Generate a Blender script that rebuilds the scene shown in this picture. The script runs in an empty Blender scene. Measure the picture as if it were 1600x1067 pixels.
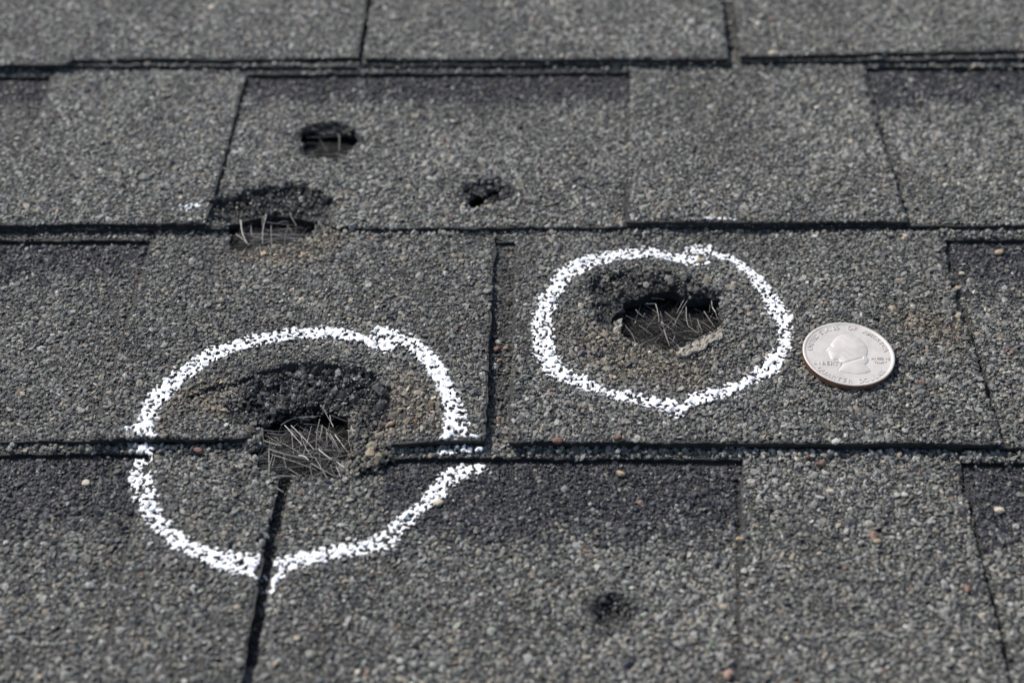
import bpy, math
import numpy as np

# ---------------------------------------------------------------- camera, light, exposure
S = bpy.context.scene
COL = S.collection
FPX, PITCH, CAMH = 2463.0, math.radians(42), 281.0      # focal length in px of a 1600 px wide frame, mm above roof
cam_d = bpy.data.cameras.new('camera')
cam = bpy.data.objects.new('camera', cam_d); COL.objects.link(cam)
cam_d.sensor_width = 36.0
cam_d.lens = 36.0 * FPX / 1600.0
cam_d.clip_start = 0.02; cam_d.clip_end = 50.0
cam.location = (0, 0, CAMH / 1000)
cam.rotation_euler = (math.pi / 2 - PITCH, 0, 0)
cam_d.dof.use_dof = True
cam_d.dof.focus_distance = 0.408
cam_d.dof.aperture_fstop = 10.0
cam_d.dof.aperture_blades = 7
S.camera = cam

SUN_EL, SUN_AZ = math.radians(47), math.radians(-46)     # azimuth measured from +Y (far side) towards +X
W = bpy.data.worlds.new('World'); S.world = W; W.use_nodes = True
nt = W.node_tree; nt.nodes.clear()
sky = nt.nodes.new('ShaderNodeTexSky'); sky.sky_type = 'NISHITA'; sky.sun_disc = False
sky.sun_elevation = SUN_EL; sky.sun_rotation = SUN_AZ
sky.dust_density = 2.0; sky.ozone_density = 0.6
bg = nt.nodes.new('ShaderNodeBackground'); bg.inputs[1].default_value = 0.11
wo = nt.nodes.new('ShaderNodeOutputWorld')
nt.links.new(sky.outputs[0], bg.inputs[0]); nt.links.new(bg.outputs[0], wo.inputs[0])
sun_d = bpy.data.lights.new('sun', 'SUN'); sun_d.energy = 3.6; sun_d.angle = math.radians(0.53)
sun_d.color = (1.0, 0.965, 0.91)
sun = bpy.data.objects.new('sun', sun_d); COL.objects.link(sun)
from mathutils import Vector, Matrix
sdir = Vector((math.sin(SUN_AZ) * math.cos(SUN_EL), math.cos(SUN_AZ) * math.cos(SUN_EL), math.sin(SUN_EL)))
sun.rotation_euler = sdir.to_track_quat('Z', 'Y').to_euler()
sun.location = sdir * 3
S.view_settings.view_transform = 'Standard'; S.view_settings.look = 'None'
S.view_settings.gamma = 1.0; S.view_settings.use_curve_mapping = False
S.view_settings.exposure = 0.36

rng = np.random.default_rng(11)

# ---------------------------------------------------------------- numeric helpers
def ground(px, py, z=0.0):
    """point of the roof plane (mm) seen at picture position (1600x1067 px) and height z"""
    c, s = math.cos(PITCH), math.sin(PITCH)
    px = np.asarray(px, float); py = np.asarray(py, float)
    u = (px - 800) / FPX; v = (py - 533.5) / FPX
    t = (CAMH - z) / (s + v * c)
    return u * t, (c - v * s) * t

def hash2(i, j, seed):
    n = (i * 374761393 + j * 668265263 + seed * 974711) & 0xffffffff
    n = ((n ^ (n >> 13)) * 1274126177) & 0xffffffff
    return ((n ^ (n >> 16)) & 0xffff) / 65535.0

def noise(x, y, scale, seed=0):
    x = np.asarray(x) / scale + 1000; y = np.asarray(y) / scale + 1000
    i = np.floor(x).astype(np.int64); j = np.floor(y).astype(np.int64)
    fx = x - i; fy = y - j
    fx = fx * fx * (3 - 2 * fx); fy = fy * fy * (3 - 2 * fy)
    a = hash2(i, j, seed); b = hash2(i + 1, j, seed); c = hash2(i, j + 1, seed); d = hash2(i + 1, j + 1, seed)
    return (a * (1 - fx) + b * fx) * (1 - fy) + (c * (1 - fx) + d * fx) * fy

def fbm(x, y, scale, seed=0):
    return (noise(x, y, scale, seed) + .5 * noise(x, y, scale / 2.1, seed + 7) + .25 * noise(x, y, scale / 4.3, seed + 13)) / 1.75

def sstep(t):
    t = np.clip(t, 0, 1); return t * t * (3 - 2 * t)

def inside(poly, x, y):
    r = np.zeros(np.shape(x), bool); n = len(poly)
    for k in range(n):
        x0, y0 = poly[k]; x1, y1 = poly[(k + 1) % n]
        if y0 == y1: continue
        c = ((y0 > y) != (y1 > y)) & (x < (x1 - x0) * (y - y0) / (y1 - y0) + x0)
        r ^= c
    return r

def segdist(a, b, x, y):
    dx, dy = b[0] - a[0], b[1] - a[1]
    t = np.clip(((x - a[0]) * dx + (y - a[1]) * dy) / (dx * dx + dy * dy + 1e-9), 0, 1)
    return np.hypot(x - a[0] - t * dx, y - a[1] - t * dy)

def polydist(poly, x, y, closed=True, skip=()):
    d = np.full(np.shape(x), 1e9); n = len(poly)
    for k in range(n if closed else n - 1):
        if k in skip: continue
        d = np.minimum(d, segdist(poly[k], poly[(k + 1) % n], x, y))
    return d

def rough(poly, amp, step=1.3, seed=1):
    """subdivide a polygon and make its outline ragged"""
    out = []; n = len(poly)
    for k in range(n):
        a = np.array(poly[k]); b = np.array(poly[(k + 1) % n]); L = np.hypot(*(b - a)); m = max(1, int(L / step))
        nrm = np.array([-(b - a)[1], (b - a)[0]]) / (L + 1e-9)
        for q in range(m):
            p = a + (b - a) * q / m
            o = (noise(p[0], p[1], 1.1, seed) - .5) * 1.4 + (noise(p[0], p[1], 6, seed + 3) - .5) * 1.3 + (noise(p[0], p[1], 19, seed + 4) - .5) * 1.0
            out.append(tuple(p + nrm * o * amp))
    return out

# ---------------------------------------------------------------- heights of the roof surface
T, BK = 1.4, 1.55                                       # thickness of overlay and of backing mat, mm
YTOP = {'A': 535.0, 'B': 447.0, 'C': 359.0, 'D': 272.4, 'E': 185.5}
RISE = (T + BK) / 87.0
def base_h(course, x, y):
    return RISE * (YTOP[course] - y) + (fbm(x, y, 40, 5) - .5) * .7 - 0.1 + (noise(x, y, 11, ord(course)) - .5) * .55 * sstep((y * 0 + 22 - (y - (YTOP[course] - 88))) / 22)

def mm(pts, course, layer=0.0):
    out = []
    for px, py in pts:
        z = 1.5
        for _ in range(4):
            x, y = ground(px, py, z); z = float(base_h(course, x, y)) + layer
        out.append((float(x), float(y)))
    return out

# damage: (course, polygon in picture px, indices of sharp sides, depth mm, softness mm)
def G0(pts, z=2.0): return [tuple(float(c) for c in ground(px, py, z)) for px, py in pts]
SINKS = [
    (G0([(320, 640), (345, 610), (393, 590), (438, 577), (492, 571), (537, 576), (582, 590), (606, 614), (622, 650), (612, 700), (560, 735), (400, 720), (350, 690)], 2.8), {2, 3, 4, 5, 6}, 2.6, 9.0),
    (G0([(918, 450), (940, 424), (985, 414), (1040, 424), (1100, 445), (1128, 462), (1060, 500), (985, 520), (945, 530), (922, 500)], 2.8), {0, 1}, 1.5, 4.5),
    (G0([(327, 323), (372, 311), (379, 302), (413, 298), (451, 293), (481, 293), (510, 305), (529, 326), (520, 350), (480, 362), (360, 362), (325, 352)], 2.5), {0, 1, 2, 3, 4, 5}, 2.2, 3.5),
    (G0([(452, 222), (470, 200), (505, 190), (545, 194), (566, 220), (550, 250), (500, 258), (462, 248)], 1.5), {1}, 1.5, 4.5),
    (G0([(712, 300), (735, 285), (770, 281), (800, 290), (806, 310), (790, 326), (745, 334), (718, 322)], 1.5), {1}, 1.3, 3.5),
    (G0([(912, 945), (935, 925), (975, 922), (1000, 945), (990, 975), (955, 1000), (925, 985)], 1.5), {1}, 1.4, 4.0),
    (G0([(922, 948), (940, 934), (968, 932), (990, 948), (997, 966), (968, 962), (950, 966), (928, 970)], 1.5), {0, 1, 2}, 1.1, 1.5),
]
BUMPS = [  # x,y px, sigma x mm, sigma y mm, height
    (1000, 436, 10, 2.5, .35), (1095, 446, 6, 2.2, .4), (560, 700, 7, 8, -.6), (590, 690, 6, 9, -1.1),
    (970, 490, 2.5, 3, .8), (300, 640, 12, 8, -.4), (655, 600, 12, 9, .4), (500, 560, 22, 3.5, .5),
    (430, 285, 13, 2.4, .5), (515, 190, 7, 2.0, .6), (768, 278, 7, 2, .6), (1040, 590, 20, 9, -.35),
    (400, 700, 3.5, 6, .9)]
BUMPS = [(*[float(c) for c in ground(a, b, 2.5)], sx, sy, h) for a, b, sx, sy, h in BUMPS]
def damage(x, y):
    z = np.zeros(np.shape(x))
    wx = x + (noise(x, y, 2.2, 201) - .5) * 2.4 + (noise(x, y, .9, 203) - .5) * 1.2
    wy = y + (noise(x, y, 2.2, 202) - .5) * 2.2 + (noise(x, y, .9, 204) - .5) * 1.0
    for poly, sharp, depth, w in SINKS:
        m = inside(poly, wx, wy)
        d = polydist(poly, wx, wy, skip=sharp); da = polydist(poly, wx, wy)
        z -= np.where(m, depth * sstep(d / w) * (.42 + .58 * sstep(da / (w * .9))), 0)
    z -= 1.7 * np.exp(-(trench_dist(x, y) / .6) ** 2)
    for bx, by, sx, sy, h in BUMPS:
        z += h * np.exp(-((x - bx) / sx) ** 2 - ((y - by) / sy) ** 2)
    return z

TRENCHES = [(G0(p, 2.8), w) for p, w in [
    ([(343, 612), (393, 591), (438, 578), (492, 572), (537, 577), (582, 591), (606, 614), (612, 640)], .75),
    ([(300, 622), (345, 604)], .5),
    ([(327, 321), (372, 309), (379, 301), (413, 297), (451, 292), (479, 292)], .8), ([(503, 304), (520, 315), (528, 328)], .6),
    ([(925, 455), (932, 440), (960, 427), (985, 420)], .7), ([(1085, 445), (1110, 455), (1130, 462)], .6),
    ([(1490, 430), (1500, 470), (1508, 500)], .5), ([(1350, 112), (1372, 190), (1395, 260), (1417, 340)], .5), ([(1477, 385), (1500, 460), (1530, 560), (1566, 685)], .55), ([(1503, 730), (1530, 850), (1560, 960), (1588, 1100)], .6)]]
def trench_dist(x, y):
    d = np.full(np.shape(x), 9.0)
    wx = x + (noise(x, y, 2.5, 211) - .5) * 1.6; wy = y + (noise(x, y, 2.5, 212) - .5) * 1.6
    for p, w in TRENCHES: d = np.minimum(d, polydist(p, wx, wy, closed=False) * .55 / w)
    return d

HOLES = {
    'ring_right': G0([(958, 496), (972, 484), (976, 469), (996, 462), (1015, 456), (1031, 449), (1052, 449), (1068, 456), (1079, 461), (1108, 460), (1126, 464), (1127, 474), (1124, 496), (1127, 511), (1108, 524), (1086, 534), (1070, 543), (1047, 551), (1023, 547), (996, 543), (984, 532), (969, 523), (972, 511), (977, 500), (961, 503)], 2.0),
    'ring_left': G0([(388, 672), (429, 646), (469, 638), (506, 638), (530, 640), (545, 655), (551, 678), (551, 704), (537, 731), (526, 748), (490, 750), (455, 748), (437, 752), (428, 744), (405, 733), (391, 710), (406, 698), (416, 684), (409, 670)], 1.0),
    'edge_upper': G0([(362, 364), (352, 353), (379, 350), (403, 341), (444, 339), (472, 341), (506, 348), (492, 368), (472, 374), (452, 384), (400, 388), (376, 397), (360, 393)], 1.0),
    'upper_pit': G0([(472, 213), (481, 205), (506, 207), (534, 202), (552, 215), (560, 224), (549, 236), (533, 246), (506, 249), (477, 243)], 1.0),
    'crescent': G0([(731, 318), (740, 308), (757, 306), (771, 299), (787, 294), (793, 305), (774, 312), (761, 318), (754, 330), (735, 333)], 1.0),
}
HOLES = {k: rough(v, 1.5 if k == 'ring_left' else .9, .8, 21) for k, v in HOLES.items()}
HOLE_LIST = list(HOLES.values())

def soft_mask(pts, w, z=2.0):
    p = G0(pts, z)
    def f(x, y):
        d = polydist(p, x, y); m = inside(p, x, y)
        sd = np.where(m, d, -d)
        return sstep((sd + w / 2) / w)
    return f
DARKS = [soft_mask([(385, 600), (438, 580), (492, 575), (537, 580), (582, 596), (604, 620), (610, 655), (575, 690), (555, 650), (500, 638), (400, 665), (350, 668), (375, 635)], 3.5, 1.0),
         soft_mask([(330, 325), (380, 306), (480, 297), (520, 318), (515, 345), (345, 350)], 2.5, 1.0),
         soft_mask([(930, 440), (985, 430), (1050, 440), (1120, 456), (1125, 470), (970, 478), (955, 520), (930, 505)], 3.5, 2.0),
         soft_mask([(462, 215), (480, 198), (520, 194), (556, 205), (562, 225), (520, 252), (470, 246)], 2.0, 1.0),
         soft_mask([(722, 305), (760, 288), (798, 296), (800, 315), (760, 328), (728, 328)], 2.0, 1.0),
         soft_mask([(918, 945), (940, 928), (980, 935), (998, 962), (960, 985), (925, 975)], 3.0, 1.0)]
def tarry(x, y):
    r = np.zeros(np.shape(x))
    for f in DARKS: r = np.maximum(r, f(x, y))
    return r
BROWN = [soft_mask([(610, 590), (690, 600), (700, 680), (600, 690), (560, 735), (580, 690)], 6), soft_mask([(260, 600), (380, 600), (360, 660), (250, 650)], 8),
         soft_mask([(870, 500), (1100, 560), (1150, 540), (1080, 610), (930, 590)], 10), soft_mask([(1380, 480), (1520, 500), (1500, 560), (1400, 520)], 8),
         soft_mask([(360, 385), (500, 370), (520, 350), (540, 375), (470, 420), (370, 410)], 4)]

# ---------------------------------------------------------------- materials
def mat(name):
    m = bpy.data.materials.new(name); m.use_nodes = True
    return m, m.node_tree.nodes, m.node_tree.links, m.node_tree.nodes['Principled BSDF']

def granule_material(name='crushed_stone'):
    m, N, L, P = mat(name)
    at = N.new('ShaderNodeAttribute'); at.attribute_name = 'tint'
    tc = N.new('ShaderNodeTexCoord'); ns = N.new('ShaderNodeTexNoise')
    ns.inputs['Scale'].default_value = 1900; ns.inputs['Detail'].default_value = 4
    L.new(tc.outputs['Object'], ns.inputs['Vector'])
    mr = N.new('ShaderNodeMapRange'); mr.inputs[1].default_value = .3; mr.inputs[2].default_value = .7
    mr.inputs[3].default_value = .65; mr.inputs[4].default_value = 1.35
    L.new(ns.outputs[0], mr.inputs[0])
    mx = N.new('ShaderNodeMix'); mx.data_type = 'RGBA'; mx.blend_type = 'MULTIPLY'; mx.inputs[0].default_value = 1
    L.new(at.outputs['Color'], mx.inputs[6]); L.new(mr.outputs[0], mx.inputs[7])
    L.new(mx.outputs[2], P.inputs['Base Color'])
    rr = N.new('ShaderNodeMapRange'); rr.inputs[1].default_value = .01; rr.inputs[2].default_value = .07; rr.inputs[3].default_value = .36; rr.inputs[4].default_value = .68
    L.new(at.outputs['Color'], rr.inputs[0]); L.new(rr.outputs[0], P.inputs['Roughness'])
    P.inputs['Specular IOR Level'].default_value = .38
    bp = N.new('ShaderNodeBump'); bp.inputs['Strength'].default_value = .6; bp.inputs['Distance'].default_value = .0002
    L.new(ns.outputs[0], bp.inputs['Height']); L.new(bp.outputs[0], P.inputs['Normal'])
    return m

def simple_noise(name, c0, c1, scale, rough_, bump=.0002, spec=.4, metallic=0):
    m, N, L, P = mat(name)
    tc = N.new('ShaderNodeTexCoord'); ns = N.new('ShaderNodeTexNoise')
    ns.inputs['Scale'].default_value = scale; ns.inputs['Detail'].default_value = 6; ns.inputs['Roughness'].default_value = .65
    L.new(tc.outputs['Object'], ns.inputs['Vector'])
    cr = N.new('ShaderNodeValToRGB'); cr.color_ramp.elements[0].position = .32; cr.color_ramp.elements[1].position = .7
    cr.color_ramp.elements[0].color = (*c0, 1); cr.color_ramp.elements[1].color = (*c1, 1)
    L.new(ns.outputs[0], cr.inputs[0]); L.new(cr.outputs[0], P.inputs['Base Color'])
    P.inputs['Roughness'].default_value = rough_; P.inputs['Specular IOR Level'].default_value = spec
    P.inputs['Metallic'].default_value = metallic
    bp = N.new('ShaderNodeBump'); bp.inputs['Strength'].default_value = .8; bp.inputs['Distance'].default_value = bump
    L.new(ns.outputs[0], bp.inputs['Height']); L.new(bp.outputs[0], P.inputs['Normal'])
    return m

M_STONE = granule_material()
M_TAR = simple_noise('asphalt_mat', (.010, .010, .010), (.045, .043, .042), 900, .7)
M_FELT = simple_noise('roof_felt', (.004, .004, .004), (.012, .012, .012), 500, .9)
def chalk_material():
    m, N, L, P = mat('white_chalk')
    at = N.new('ShaderNodeAttribute'); at.attribute_name = 'tint'; L.new(at.outputs['Color'], P.inputs['Base Color'])
    P.inputs['Roughness'].default_value = .95; P.inputs['Specular IOR Level'].default_value = .1
    return m
M_CHALK = chalk_material()
M_FLAKE = simple_noise('torn_mat', (.22, .195, .165), (.46, .42, .36), 1100, .95, .0006, .2)
M_NICKEL = simple_noise('worn_nickel', (.48, .45, .42), (.60, .565, .525), 260, .6, .00002, .5, .5)
M_COPPER = simple_noise('copper_core', (.20, .095, .055), (.36, .19, .12), 500, .45, .00005, .5, .6)
def outer_material():
    m, N, L, P = mat('distant_granules')
    tc = N.new('ShaderNodeTexCoord'); vo = N.new('ShaderNodeTexVoronoi'); vo.inputs['Scale'].default_value = 800
    L.new(tc.outputs['Object'], vo.inputs['Vector'])
    sp = N.new('ShaderNodeSeparateColor'); L.new(vo.outputs['Color'], sp.inputs[0])
    cr = N.new('ShaderNodeValToRGB'); cr.color_ramp.elements[0].color = (.03, .03, .031, 1); cr.color_ramp.elements[1].color = (.2, .2, .19, 1)
    L.new(sp.outputs[0], cr.inputs[0]); L.new(cr.outputs[0], P.inputs['Base Color'])
    bp = N.new('ShaderNodeBump'); bp.invert = True; bp.inputs['Distance'].default_value = .0008
    L.new(vo.outputs['Distance'], bp.inputs['Height']); L.new(bp.outputs[0], P.inputs['Normal'])
    P.inputs['Roughness'].default_value = .8
    return m
M_OUTER = outer_material()
def fibre_material():
    m, N, L, P = mat('glass_fibre')
    oi = N.new('ShaderNodeObjectInfo'); cr = N.new('ShaderNodeValToRGB')
    cr.color_ramp.elements[0].color = (.10, .09, .08, 1); cr.color_ramp.elements[1].color = (.78, .74, .67, 1)
    e = cr.color_ramp.elements.new(.6); e.color = (.34, .31, .275, 1)
    L.new(oi.outputs['Random'], cr.inputs[0]); L.new(cr.outputs[0], P.inputs['Base Color'])
    P.inputs['Roughness'].default_value = .35; P.inputs['Specular IOR Level'].default_value = .6
    return m
M_FIBRE = fibre_material()
def dark_fibre():
    m, N, L, P = mat('tarred_fibre')
    at = N.new('ShaderNodeAttribute'); at.attribute_name = 'tint'
    L.new(at.outputs['Color'], P.inputs['Base Color']); P.inputs['Roughness'].default_value = .6; P.inputs['Specular IOR Level'].default_value = .25
    return m
M_DARKFIBRE = dark_fibre()

# ---------------------------------------------------------------- mesh helpers
def mesh_np(name, V, F, mats, tint=None, flat=True, fmat=None):
    """V (n,3) in mm, F (m,k) equal-sided faces"""
    V = np.asarray(V, np.float32) / 1000.0; F = np.asarray(F, np.int32)
    me = bpy.data.meshes.new(name)
    me.vertices.add(len(V)); me.vertices.foreach_set('co', V.ravel())
    k = F.shape[1]
    me.loops.add(F.size); me.loops.foreach_set('vertex_index', F.ravel())
    me.polygons.add(len(F)); me.polygons.foreach_set('loop_start', np.arange(0, F.size, k, dtype=np.int32))
    me.update(calc_edges=True); me.validate()
    for m in mats: me.materials.append(m)
    if tint is not None:
        a = me.attributes.new('tint', 'FLOAT_COLOR', 'POINT')
        c = np.ones((len(V), 4), np.float32); c[:, :3] = tint; a.data.foreach_set('color', c.ravel())
    if flat: me.shade_flat()
    return me

def link(name, me, parent=None, label=None, cat=None, kind=None, group=None, loc=None):
    o = bpy.data.objects.new(name, me); COL.objects.link(o)
    if parent: o.parent = parent
    if loc is not None: o.location = loc
    for k, v in (('label', label), ('category', cat), ('kind', kind), ('group', group)):
        if v: o[k] = v
    return o

def empty(name, parent=None, **kw):
    o = link(name, None, parent, **kw); o.empty_display_size = .005; return o

# half-open rock: icosahedron without its lowest vertex
def rock_template():
    v = [(0, 0, 1)]
    for k in range(5): a = 2 * math.pi * k / 5; v.append((.894 * math.cos(a), .894 * math.sin(a), .447))
    for k in range(5): a = 2 * math.pi * (k + .5) / 5; v.append((.894 * math.cos(a), .894 * math.sin(a), -.447))
    f = []
    for k in range(5):
        n = (k + 1) % 5
        f += [(0, 1 + k, 1 + n), (1 + k, 6 + k, 1 + n), (1 + n, 6 + k, 6 + n)]
    return np.array(v), np.array(f)
RV, RF = rock_template()
def chip_template():
    v = [(0, 0, .8), (1, 0, -.2), (0, 1, -.2), (-1, 0, -.2), (0, -1, -.2)]
    return np.array(v), np.array([(0, 1, 2), (0, 2, 3), (0, 3, 4), (0, 4, 1)])
CV, CF = chip_template()

def rocks(x, y, z, size, flatness, TV=RV, jit=.33, tilt=.30):
    n = len(x); k = len(TV)
    V = np.repeat(TV[None], n, 0).copy()
    V *= rng.uniform(1 - jit, 1 + jit, (n, k, 1))
    asp = rng.uniform(.5, 1.0, n)
    V[:, :, 0] *= (size / 2)[:, None]; V[:, :, 1] *= (size / 2 * asp)[:, None]; V[:, :, 2] *= (size / 2 * flatness)[:, None]
    tx = rng.normal(0, tilt, n)[:, None]; ty = rng.normal(0, tilt, n)[:, None]
    V[:, :, 2] += V[:, :, 0] * tx + V[:, :, 1] * ty
    a = rng.uniform(0, 2 * math.pi, n)[:, None]; c, s = np.cos(a), np.sin(a)
    X = V[:, :, 0] * c - V[:, :, 1] * s; Y = V[:, :, 0] * s + V[:, :, 1] * c
    V[:, :, 0] = X + x[:, None]; V[:, :, 1] = Y + y[:, None]; V[:, :, 2] += z[:, None]
    return V

def faces_for(n, TF, k): return (TF[None] + (np.arange(n) * k)[:, None, None]).reshape(-1, 3)

def stone_colours(x, y, bandp, tone):
    n = len(x)
    g = np.exp(rng.normal(math.log(.146), .32, n)) * (0.72 + .56 * fbm(x, y, 22, 31)) * tone
    c = np.stack([g * 1.015, g * 1.0, g * .925], 1)
    r = rng.random(n)
    def put(m, col, var=.3):
        k = m.sum(); c[m] = np.array(col) * rng.uniform(1 - var, 1 + var, (k, 1))
    m = (r < .10); c[m] *= np.array([.95, 1.03, .93])
    put((r > .10) & (r < .19), (.050, .051, .057))
    put((r > .26) & (r < .285), (.25, .215, .165))
    put((r > .285) & (r < .289), (.17, .105, .08))
    put((r > .296) & (r < .322), (.30, .295, .275))
    m = (r > .335) & (r < .43); c[m] *= np.array([1.1, 1.0, .86])
    b = rng.random(n) < bandp
    put(b, (.040, .040, .046), .45)
    for f in BROWN:
        w = f(x, y)[:, None] * .75
        c = c * (1 - w) + w * c * np.array([1.12, .98, .82])
    w = (chalk_dust(x, y) * rng.uniform(0, .75, n) ** 1.3)[:, None]; c = c * (1 - w) + w * .55
    t = tarry(x, y)[:, None] * (.93 - .6 * (rng.random((n, 1)) < .13))
    c = c * (1 - t) + t * np.array([.030, .029, .029]) * rng.uniform(.5, 2.2, (n, 1))
    return c

def stroke_mm(pts):
    out = []
    for p in pts:
        out += mm([p], 'B' if p[1] < 352 else 'C' if p[1] < 695 else 'D', T)
    return out
RING_R = [([(1078, 392), (1108, 396), (1150, 411), (1183, 440), (1208, 475), (1224, 510), (1226, 545), (1204, 575), (1170, 597), (1130, 614), (1088, 624)], 4.3),
          ([(1046, 634), (1008, 627), (960, 618), (910, 600), (870, 580), (850, 548), (846, 510), (857, 468), (880, 432), (922, 409), (980, 398), (1030, 399), (1075, 409), (1100, 411)], 4.3), ([(1074, 632), (1068, 640)], 1.8), ([(1052, 640), (1060, 652)], 1.8)]
RING_L = [([(595, 521), (640, 535), (672, 563), (694, 600), (706, 640), (711, 668), (708, 684)], 4.3), ([(697, 683), (735, 684)], 2.0),
          ([(688, 708), (748, 706)], 1.6),
          ([(745, 725), (706, 737), (682, 765), (645, 797), (606, 838), (600, 848)], 3.9),
          ([(606, 832), (588, 846), (555, 855), (500, 870), (440, 884), (422, 905)], 4.2), ([(420, 905), (426, 925)], 1.2),
          ([(402, 888), (370, 882), (330, 873), (282, 850), (243, 815), (223, 770), (216, 735), (224, 702)], 4.3),
          ([(222, 672), (242, 628), (283, 588), (330, 556), (390, 535), (450, 524), (520, 522), (565, 530), (602, 546)], 4.2),
          ([(195, 672), (212, 668)], 1.6)]
DUST_STROKES = [(stroke_mm(p), w) for p, w in RING_R + RING_L if w > 2]
def chalk_dust(x, y):
    d = np.full(np.shape(x), 9.0)
    for g, w in DUST_STROKES: d = np.minimum(d, polydist(g, x, y, closed=False) / (w / 2))
    return np.exp(-(d / 1.15) ** 2) * sstep((fbm(x, y, 5, 401) - .22) / .4)

ALL = []          # every visible granule: verts, centre, colour, for the chalk
def granule_field(name, poly, hfun, parent, band=None, tone=1.0, exclude=(), soft=(), cut=.38, spacing=.97, course=None, dens=1.0):
    xs = [p[0] for p in poly]; ys = [p[1] for p in poly]
    def grid(sp):
        gx = np.arange(min(xs), max(xs), sp); gy = np.arange(min(ys), max(ys), sp * .87)
        X, Y = np.meshgrid(gx, gy); X[1::2] += sp / 2
        X = X.ravel() + rng.normal(0, sp * .27, X.size); Y = Y.ravel() + rng.normal(0, sp * .27, Y.size)
        m = inside(poly, X, Y)
        for e in list(exclude) + list(soft) + HOLE_LIST: m &= ~inside(e, X, Y)
        return X[m], Y[m]
    x, y = grid(spacing)
    if dens < 1: k = rng.random(len(x)) < dens; x, y = x[k], y[k]
    edge = polydist(poly, x, y)
    k = edge > cut; x, y, edge = x[k], y[k], edge[k]
    k = trench_dist(x, y) > .55 + .5 * (noise(x, y, 1.5, 67) - .5); x, y, edge = x[k], y[k], edge[k]
    if exclude:
        dc = np.full(len(x), 9.0)
        for e in exclude: dc = np.minimum(dc, polydist(e, x, y))
        k = (dc > 1.15 + .6 * (noise(x, y, 3, 66) - .5)) | (rng.random(len(x)) < .15)
        x, y, edge = x[k], y[k], edge[k]
    tar = tarry(x, y)
    size = np.clip(np.exp(rng.normal(math.log(1.20), .30, len(x))), .6, 2.5) * (1 - .25 * tar)
    big = noise(x, y, 14, 77); size *= .9 + .2 * big
    flat = rng.uniform(.35, .75, len(x))
    z = hfun(x, y) + damage(x, y) + rng.normal(.12, .13, len(x)) + tar * (rng.normal(.1, .35, len(x)) + (noise(x, y, 2.6, 55) - .5) * 2.2)
    z -= np.where(edge < .5, .25, 0)
    keep = rng.random(len(x)) > .04 + .25 * tar
    x, y, z, size, flat = x[keep], y[keep], z[keep], size[keep], flat[keep]
    bp = band(x, y) if band is not None else np.zeros(len(x))
    col = stone_colours(x, y, bp, tone)
    V = rocks(x, y, z, size, flat)
    ALL.append((V, x, y, z, size, col))
    # fines between the stones
    x2, y2 = grid(spacing * .92)
    z2 = hfun(x2, y2) + damage(x2, y2) + rng.uniform(.05, .42, len(x2))
    bp2 = band(x2, y2) if band is not None else np.zeros(len(x2))
    c2 = stone_colours(x2, y2, bp2, tone * .95)
    V2 = rocks(x2, y2, z2, rng.uniform(.35, .75, len(x2)), rng.uniform(.5, 1, len(x2)), CV, .3, .4)
    VV = np.concatenate([V.reshape(-1, 3), V2.reshape(-1, 3)])
    FF = np.concatenate([faces_for(len(x), RF, 11), faces_for(len(x2), CF, 5) + len(x) * 11])
    CC = np.concatenate([np.repeat(col, 11, 0), np.repeat(c2, 5, 0)])
    me = mesh_np(name, VV, FF, [M_STONE], CC)
    return link(name, me, parent, kind='stuff')

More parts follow.
